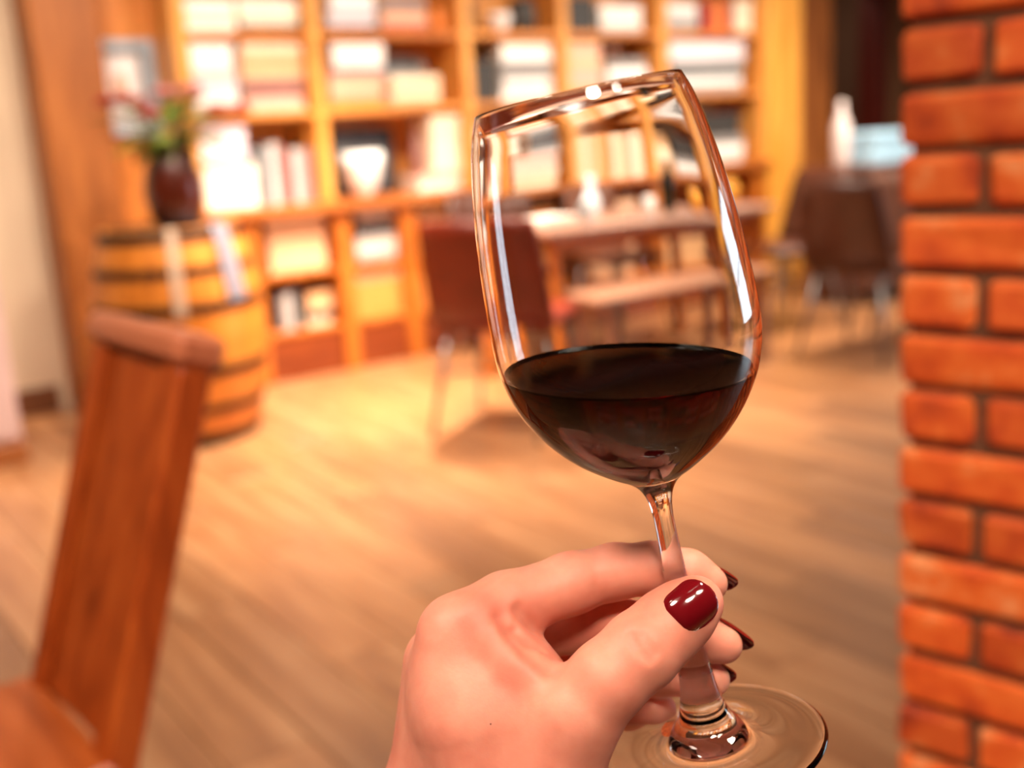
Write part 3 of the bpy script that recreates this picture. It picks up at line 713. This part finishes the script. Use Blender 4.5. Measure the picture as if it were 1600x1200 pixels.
bm = lathe_bm(inner); cut(bm, True); tmp = bpy.data.meshes.new('tmp'); bm.to_mesh(tmp); bm.free()
bm = lathe_bm(outer); bm.from_mesh(tmp); bmesh.ops.remove_doubles(bm, verts=bm.verts, dist=2e-6)
me = bpy.data.meshes.new('bowl'); bm.to_mesh(me); bm.free(); me.materials.append(glassm); link('bowl', me, wg)
# wine: the inside of the bowl below the level surface; its wall is the boundary between wine and glass
bm = lathe_bm(inner); cut(bm, False)
rim_e = [e for e in bm.edges if e.is_boundary]
cap = bmesh.ops.edgeloop_fill(bm, edges=rim_e)['faces']
for f in cap: f.material_index = 1
bmesh.ops.inset_region(bm, faces=cap, thickness=.0018, depth=0)
for f in bm.faces:
    if len(f.verts) > 8:
        for v_ in f.verts: v_.co -= Vector(pno)*.0009       # meniscus: the surface creeps up the wall
        f.material_index = 1
for f in bm.faces:
    if f.material_index == 1: f.smooth = False
bmesh.ops.recalc_face_normals(bm, faces=bm.faces[:])
for v_ in bm.verts: v_.co = Vector(GM@np.array(v_.co)+FOOT)
me = bpy.data.meshes.new('red_wine'); bm.to_mesh(me); bm.free()
def wine_mat(name, ior):
    t = NT(name); t.n.remove(t.b); g = t.add('ShaderNodeBsdfGlass'); g.inputs['Roughness'].default_value = 0; g.inputs['IOR'].default_value = ior
    out = t.n['Material Output']; t.l.new(g.outputs[0], out.inputs['Surface'])
    va = t.add('ShaderNodeVolumeAbsorption'); va.inputs['Color'].default_value = (.82, .05, .02, 1); va.inputs['Density'].default_value = 320
    t.l.new(va.outputs[0], out.inputs['Volume']); return t.m
me.materials.append(wine_mat('red_wine_against_glass', 1.34/1.5)); me.materials.append(wine_mat('red_wine_surface', 1.34))
tag(link('red_wine', me), 'dark red wine filling the lower third of the wine glass', 'wine')

# ------------------------------------------------------------------ hand (one continuous skin from a distance field)
def cp(x, y, Z): return np.array([(x-800)/FPX*Z, -(y-600)/FPX*Z, -Z])
VX = .0008
lo = np.array([-.062, -.262, -.462]); hi = np.array([.100, -.048, -.318])
dim = np.ceil((hi-lo)/VX).astype(int)
gx, gy, gz = [lo[i]+VX*np.arange(dim[i]) for i in range(3)]
def smin(a, b, k):
    h = np.maximum(k-np.abs(a-b), 0)/k; return np.minimum(a, b)-h*h*k*.25
def cone_into(F, a, b, ra, rb, k, carve=False):
    m = max(ra, rb)+max(k, .004)+.004
    l = np.minimum(a, b)-m; u = np.maximum(a, b)+m
    i0 = np.clip(((l-lo)/VX).astype(int), 0, dim); i1 = np.clip(((u-lo)/VX).astype(int)+1, 0, dim)
    if (i1 <= i0).any(): return
    sl = tuple(slice(i0[i], i1[i]) for i in range(3))
    X = gx[sl[0]][:, None, None]-a[0]; Y = gy[sl[1]][None, :, None]-a[1]; Z = gz[sl[2]][None, None, :]-a[2]
    d = b-a; dd = d@d+1e-12; t = np.clip((X*d[0]+Y*d[1]+Z*d[2])/dd, 0, 1)
    s = np.sqrt((X-t*d[0])**2+(Y-t*d[1])**2+(Z-t*d[2])**2)-(ra+t*(rb-ra))
    F[sl] = -smin(-F[sl], s, k) if carve else smin(F[sl], s, k)
def chain(pts, k=.004):
    F = np.full(dim, .03, np.float32)
    for (x0, y0, z0_, r0), (x1, y1, z1_, r1) in zip(pts, pts[1:]): cone_into(F, cp(x0, y0, z0_), cp(x1, y1, z1_), r0/1000, r1/1000, k)
    return F
palm = np.full(dim, .03, np.float32)
for a_, b_ in (((716, 992, .374, 12.5), (694, 1290, .388, 19)), ((692, 1035, .394, 13), (684, 1300, .402, 18)), ((700, 1085, .412, 12), (700, 1300, .414, 17)), ((712, 1140, .427, 11), (715, 1300, .424, 15)),
               ((735, 1062, .373, 15), (850, 1122, .359, 13)), ((755, 1130, .366, 19), (790, 1240, .366, 22)), ((784, 1000, .374, 11), (812, 1050, .367, 11)), ((800, 1120, .375, 20), (800, 1240, .39, 24)),
               ((694, 1290, .392, 22), (725, 1400, .388, 24)), ((760, 1290, .39, 22), (735, 1400, .388, 24)), ((735, 1400, .388, 24), (720, 1640, .37, 29)), ((765, 1400, .39, 22), (745, 1640, .375, 28))):
    cone_into(palm, cp(*a_[:3]), cp(*b_[:3]), a_[3]/1000, b_[3]/1000, .012)
FING = dict(
    index=[(716, 992, .374, 12.5), (790, 949, .378, 11.6), (893, 911, .384, 10.2), (960, 893, .3855, 9.3), (1020, 888, .384, 8.8), (1075, 897, .382, 7.9), (1107, 911, .3805, 6.6)],
    middle=[(700, 1040, .396, 13), (800, 995, .402, 11), (890, 975, .404, 10), (965, 975, .397, 9.2), (1035, 984, .3895, 8.7), (1095, 997, .3855, 7.8), (1130, 1007, .384, 6.7)],
    ring=[(705, 1085, .413, 12), (800, 1062, .42, 10.5), (900, 1050, .419, 9.6), (1030, 1050, .398, 8.1), (1085, 1056, .392, 7.2), (1113, 1061, .389, 6.2)],
    little=[(715, 1140, .428, 11), (820, 1122, .432, 9.2), (905, 1114, .426, 8.4), (985, 1112, .412, 7.4), (1030, 1109, .401, 6.3)],
    thumb=[(845, 1235, .358, 19), (900, 1118, .3515, 14.3), (950, 1062, .349, 12.3), (1002, 1016, .351, 12.2), (1045, 977, .3555, 11.3), (1072, 955, .3585, 10.0), (1090, 940, .3605, 8.3)])
KF = dict(index=.007, middle=.006, ring=.006, little=.006, thumb=.008)
TOT = palm.copy()
for nm, ch in FING.items():
    f = chain(ch); f = smin(palm, f, KF[nm]); TOT = smin(TOT, f, .0016); del f
def sample(p):
    g = (p-lo)/VX; i = np.clip(g.astype(int), 0, dim-2); fr_ = g-i; v = 0
    for dx in (0, 1):
        for dy in (0, 1):
            for dz in (0, 1):
                v += TOT[i[0]+dx, i[1]+dy, i[2]+dz]*(fr_[0] if dx else 1-fr_[0])*(fr_[1] if dy else 1-fr_[1])*(fr_[2] if dz else 1-fr_[2])
    return v
def skin(x, y, z0_=.322, z1_=.44):
    """first depth at which the sight line through (x, y) meets the skin"""
    for z in np.arange(z0_, z1_, .0006):
        if sample(cp(x, y, z)) < 0: return z
    return None
def crease(pts, r=.0009, depth=.0002, k=.002):
    P3 = []
    for x, y in pts:
        z = skin(x, y)
        if z: P3.append(cp(x, y, z-r+depth))
    for a_, b_ in zip(P3, P3[1:]): cone_into(TOT, a_, b_, r, r, k, True)
def ridge(pts, r, k=.004, sink=.6):
    P3 = [cp(x, y, skin(x, y)+r*sink) for x, y in pts]
    for a_, b_ in zip(P3, P3[1:]): cone_into(TOT, a_, b_, r, r, k)
ridge([(748, 962), (775, 1000), (808, 1036), (838, 1060)], .0042, .008, .85)
crease([(785, 962), (800, 985), (824, 1012), (858, 1044)], .0016, .0004, .004)
crease([(812, 952), (832, 975), (848, 992)], .0013, .0004, .003)
crease([(806, 985), (828, 1003), (846, 1012)], .001, .0003, .003)
crease([(986, 992), (994, 1006), (1004, 1020), (1016, 1032)], .0010, -.0001, .0022); crease([(1006, 992), (1014, 1006), (1024, 1020)], .0009, -.00015, .0022)
# surface nets
def surface_nets(F):
    s = F < 0; cells = np.zeros(np.array(F.shape)-1, bool); c0 = s[:-1, :-1, :-1]; n = np.zeros(cells.shape, np.int8)
    for dx in (0, 1):
        for dy in (0, 1):
            for dz in (0, 1): n += s[dx:s.shape[0]-1+dx, dy:s.shape[1]-1+dy, dz:s.shape[2]-1+dz]
    cells = (n > 0) & (n < 8); idx = np.full(cells.shape, -1, np.int64); C_ = np.argwhere(cells); idx[cells] = np.arange(len(C_))
    acc = np.zeros((len(C_), 3)); cnt = np.zeros(len(C_)); cor = [(x, y, z) for x in (0, 1) for y in (0, 1) for z in (0, 1)]
    val = {c: F[C_[:, 0]+c[0], C_[:, 1]+c[1], C_[:, 2]+c[2]] for c in cor}
    for a_ in cor:
        for ax in range(3):
            if a_[ax]: continue
            b_ = list(a_); b_[ax] = 1; b_ = tuple(b_); va_, vb_ = val[a_], val[b_]; m = (va_ < 0) != (vb_ < 0)
            t_ = np.where(m, va_/(va_-vb_+1e-20), 0); p = np.tile(np.array(a_, float), (len(C_), 1)); p[:, ax] += t_
            acc[m] += p[m]; cnt[m] += 1
    Vv = C_+acc/cnt[:, None]; Q = []
    for ax in range(3):
        b, c = (ax+1) % 3, (ax+2) % 3
        sl0 = [slice(None)]*3; sl1 = [slice(None)]*3; sl0[ax] = slice(0, -1); sl1[ax] = slice(1, None)
        e = s[tuple(sl0)] != s[tuple(sl1)]; E = np.argwhere(e); E = E[(E[:, b] > 0) & (E[:, c] > 0) & (E[:, b] < F.shape[b]-1) & (E[:, c] < F.shape[c]-1)]
        ins = s[tuple(sl0)][E[:, 0], E[:, 1], E[:, 2]]
        def cell(db, dc):
            k = E.copy(); k[:, b] -= db; k[:, c] -= dc; return idx[k[:, 0], k[:, 1], k[:, 2]]
        q = np.stack([cell(1, 1), cell(0, 1), cell(0, 0), cell(1, 0)], 1); q[~ins] = q[~ins][:, ::-1]; Q.append(q)
    return Vv, np.vstack(Q)
Vh, Qh = surface_nets(TOT)
Vh = lo+Vh*VX
ed = np.vstack([Qh[:, [i, (i+1) % 4]] for i in range(4)])
for it in range(4):                                       # light smoothing
    sm = np.zeros_like(Vh); ct = np.zeros(len(Vh)); np.add.at(sm, ed[:, 0], Vh[ed[:, 1]]); np.add.at(ct, ed[:, 0], 1)
    lam = .5 if it % 2 == 0 else -.5; Vh = Vh+lam*(sm/np.maximum(ct, 1)[:, None]-Vh)
def wld(p): return np.asarray(p)@ROT.T+CAM
me = bpy.data.meshes.new('hand'); Vw = wld(Vh); me.from_pydata(Vw.tolist(), [], Qh.tolist()); me.update()
me.polygons.foreach_set('use_smooth', [True]*len(me.polygons))
t = NT('skin'); v = t.coord(); n1 = t.noise(38, 4, v); n2 = t.noise(900, 3, v, .6)
r = t.ramp(n1.outputs[0], [(.3, '#cf7762'), (.5, '#dd8a73'), (.72, '#e79a82')]); t.l.new(r, t.b.inputs['Base Color'])
t.set(Roughness=.5); t.b.inputs['Specular IOR Level'].default_value = .35; t.b.inputs['Subsurface Weight'].default_value = .35; t.b.inputs['Subsurface Radius'].default_value = (.006, .002, .001); t.b.inputs['Subsurface Scale'].default_value = 1.0
t.bump(n2.outputs[0], .12, .0004); me.materials.append(t.m)
hand = tag(link('hand', me), 'left hand with dark red painted nails pinching the stem of the wine glass', 'hand')
nailm = NT('nail_polish'); nailm.b.inputs['Base Color'].default_value = lin('#640910'); nailm.set(Roughness=.12); nailm.b.inputs['Coat Weight'].default_value = 1.0; nailm = nailm.m
def nail(base, axis, normal, L_, W_, rc, arch=.12):
    """curved polished plate; base = middle of its root, all in camera coordinates"""
    ax = np.array(axis, float); ax /= np.linalg.norm(ax); nn = np.array(normal, float); nn -= ax*(nn@ax); nn /= np.linalg.norm(nn); sd = np.cross(ax, nn)
    NU, NV = 14, 18; V = []; F = []
    for layer, th in enumerate((0, .0008)):
        for j in range(NV+1):
            vv = j/NV
            if vv < .3: wv_ = .80+.2*math.sin(vv/.3*math.pi/2)
            elif vv < .62: wv_ = 1
            else: wv_ = math.sqrt(max(0, 1-((vv-.62)/.385)**2.3))
            if vv < .14: wv_ *= .70+.30*math.sin(vv/.14*math.pi/2)
            for i in range(NU+1):
                u = (i/NU*2-1)*wv_*W_/2
                drop = rc-math.sqrt(max(rc*rc-u*u, 0)); al = arch*L_*(1-(2*vv-1)**2)*.5
                rim = 1-max(abs(i/NU*2-1)**8, (2*vv-1)**12)
                V.append(np.array(base)+ax*(vv*L_)+sd*u+nn*(al-drop+(th*rim if layer else 0)))
    N = (NU+1)*(NV+1)
    for j in range(NV):
        for i in range(NU):
            q = (j*(NU+1)+i, j*(NU+1)+i+1, (j+1)*(NU+1)+i+1, (j+1)*(NU+1)+i); F += [tuple(N+k for k in q), q[::-1]]
    edge = [i for i in range(NU+1)]+[(j+1)*(NU+1)-1 for j in range(1, NV+1)]+[NV*(NU+1)+i for i in range(NU-1, -1, -1)]+[j*(NU+1) for j in range(NV-1, 0, -1)]
    for i in range(len(edge)): a_, b_ = edge[i], edge[(i+1) % len(edge)]; F.append((a_, b_, N+b_, N+a_))
    b = MB().add(wld(np.array(V)), F, 0, True)
    o = b.build('fingernail', nailm, hand); o['label'] = 'dark red polished nail'; return o
zb = skin(1057, 971) or .342; zt = skin(1092, 938) or .344
B_ = cp(1055, 972, zb-.0001); T_ = cp(1113, 921, zb+.0035)
nail(B_, T_-B_, (-.05, .1, 1), np.linalg.norm(T_-B_), .0150, .0088, .16)
def fnail(x0, y0, z0_, x1, y1, z1_, nrm_, W_, rc): 
    a_, b_ = cp(x0, y0, z0_), cp(x1, y1, z1_); nail(a_, b_-a_, nrm_, np.linalg.norm(b_-a_), W_, rc, .1)
fnail(1092, 880, .385, 1152, 914, .3825, (.42, .62, -.66), .0105, .0065)
fnail(1112, 966, .389, 1177, 1010, .385, (.45, .65, -.6), .0108, .0068)
fnail(1100, 1030, .394, 1150, 1060, .390, (.5, .55, -.67), .0098, .0062)
zm = skin(767, 1131)
if zm:
    pm_ = wld(cp(767, 1131, zm)); b = MB(); b.lathe([(.0002, .00035), (.0005, .0002), (.0006, -.0003)], 10); o = b.build('mole', plain('mole_brown', '#7a3f2e', .6), hand)
    o.location = pm_; o.rotation_euler = Vector(CAM-pm_).to_track_quat('Z', 'Y').to_euler()
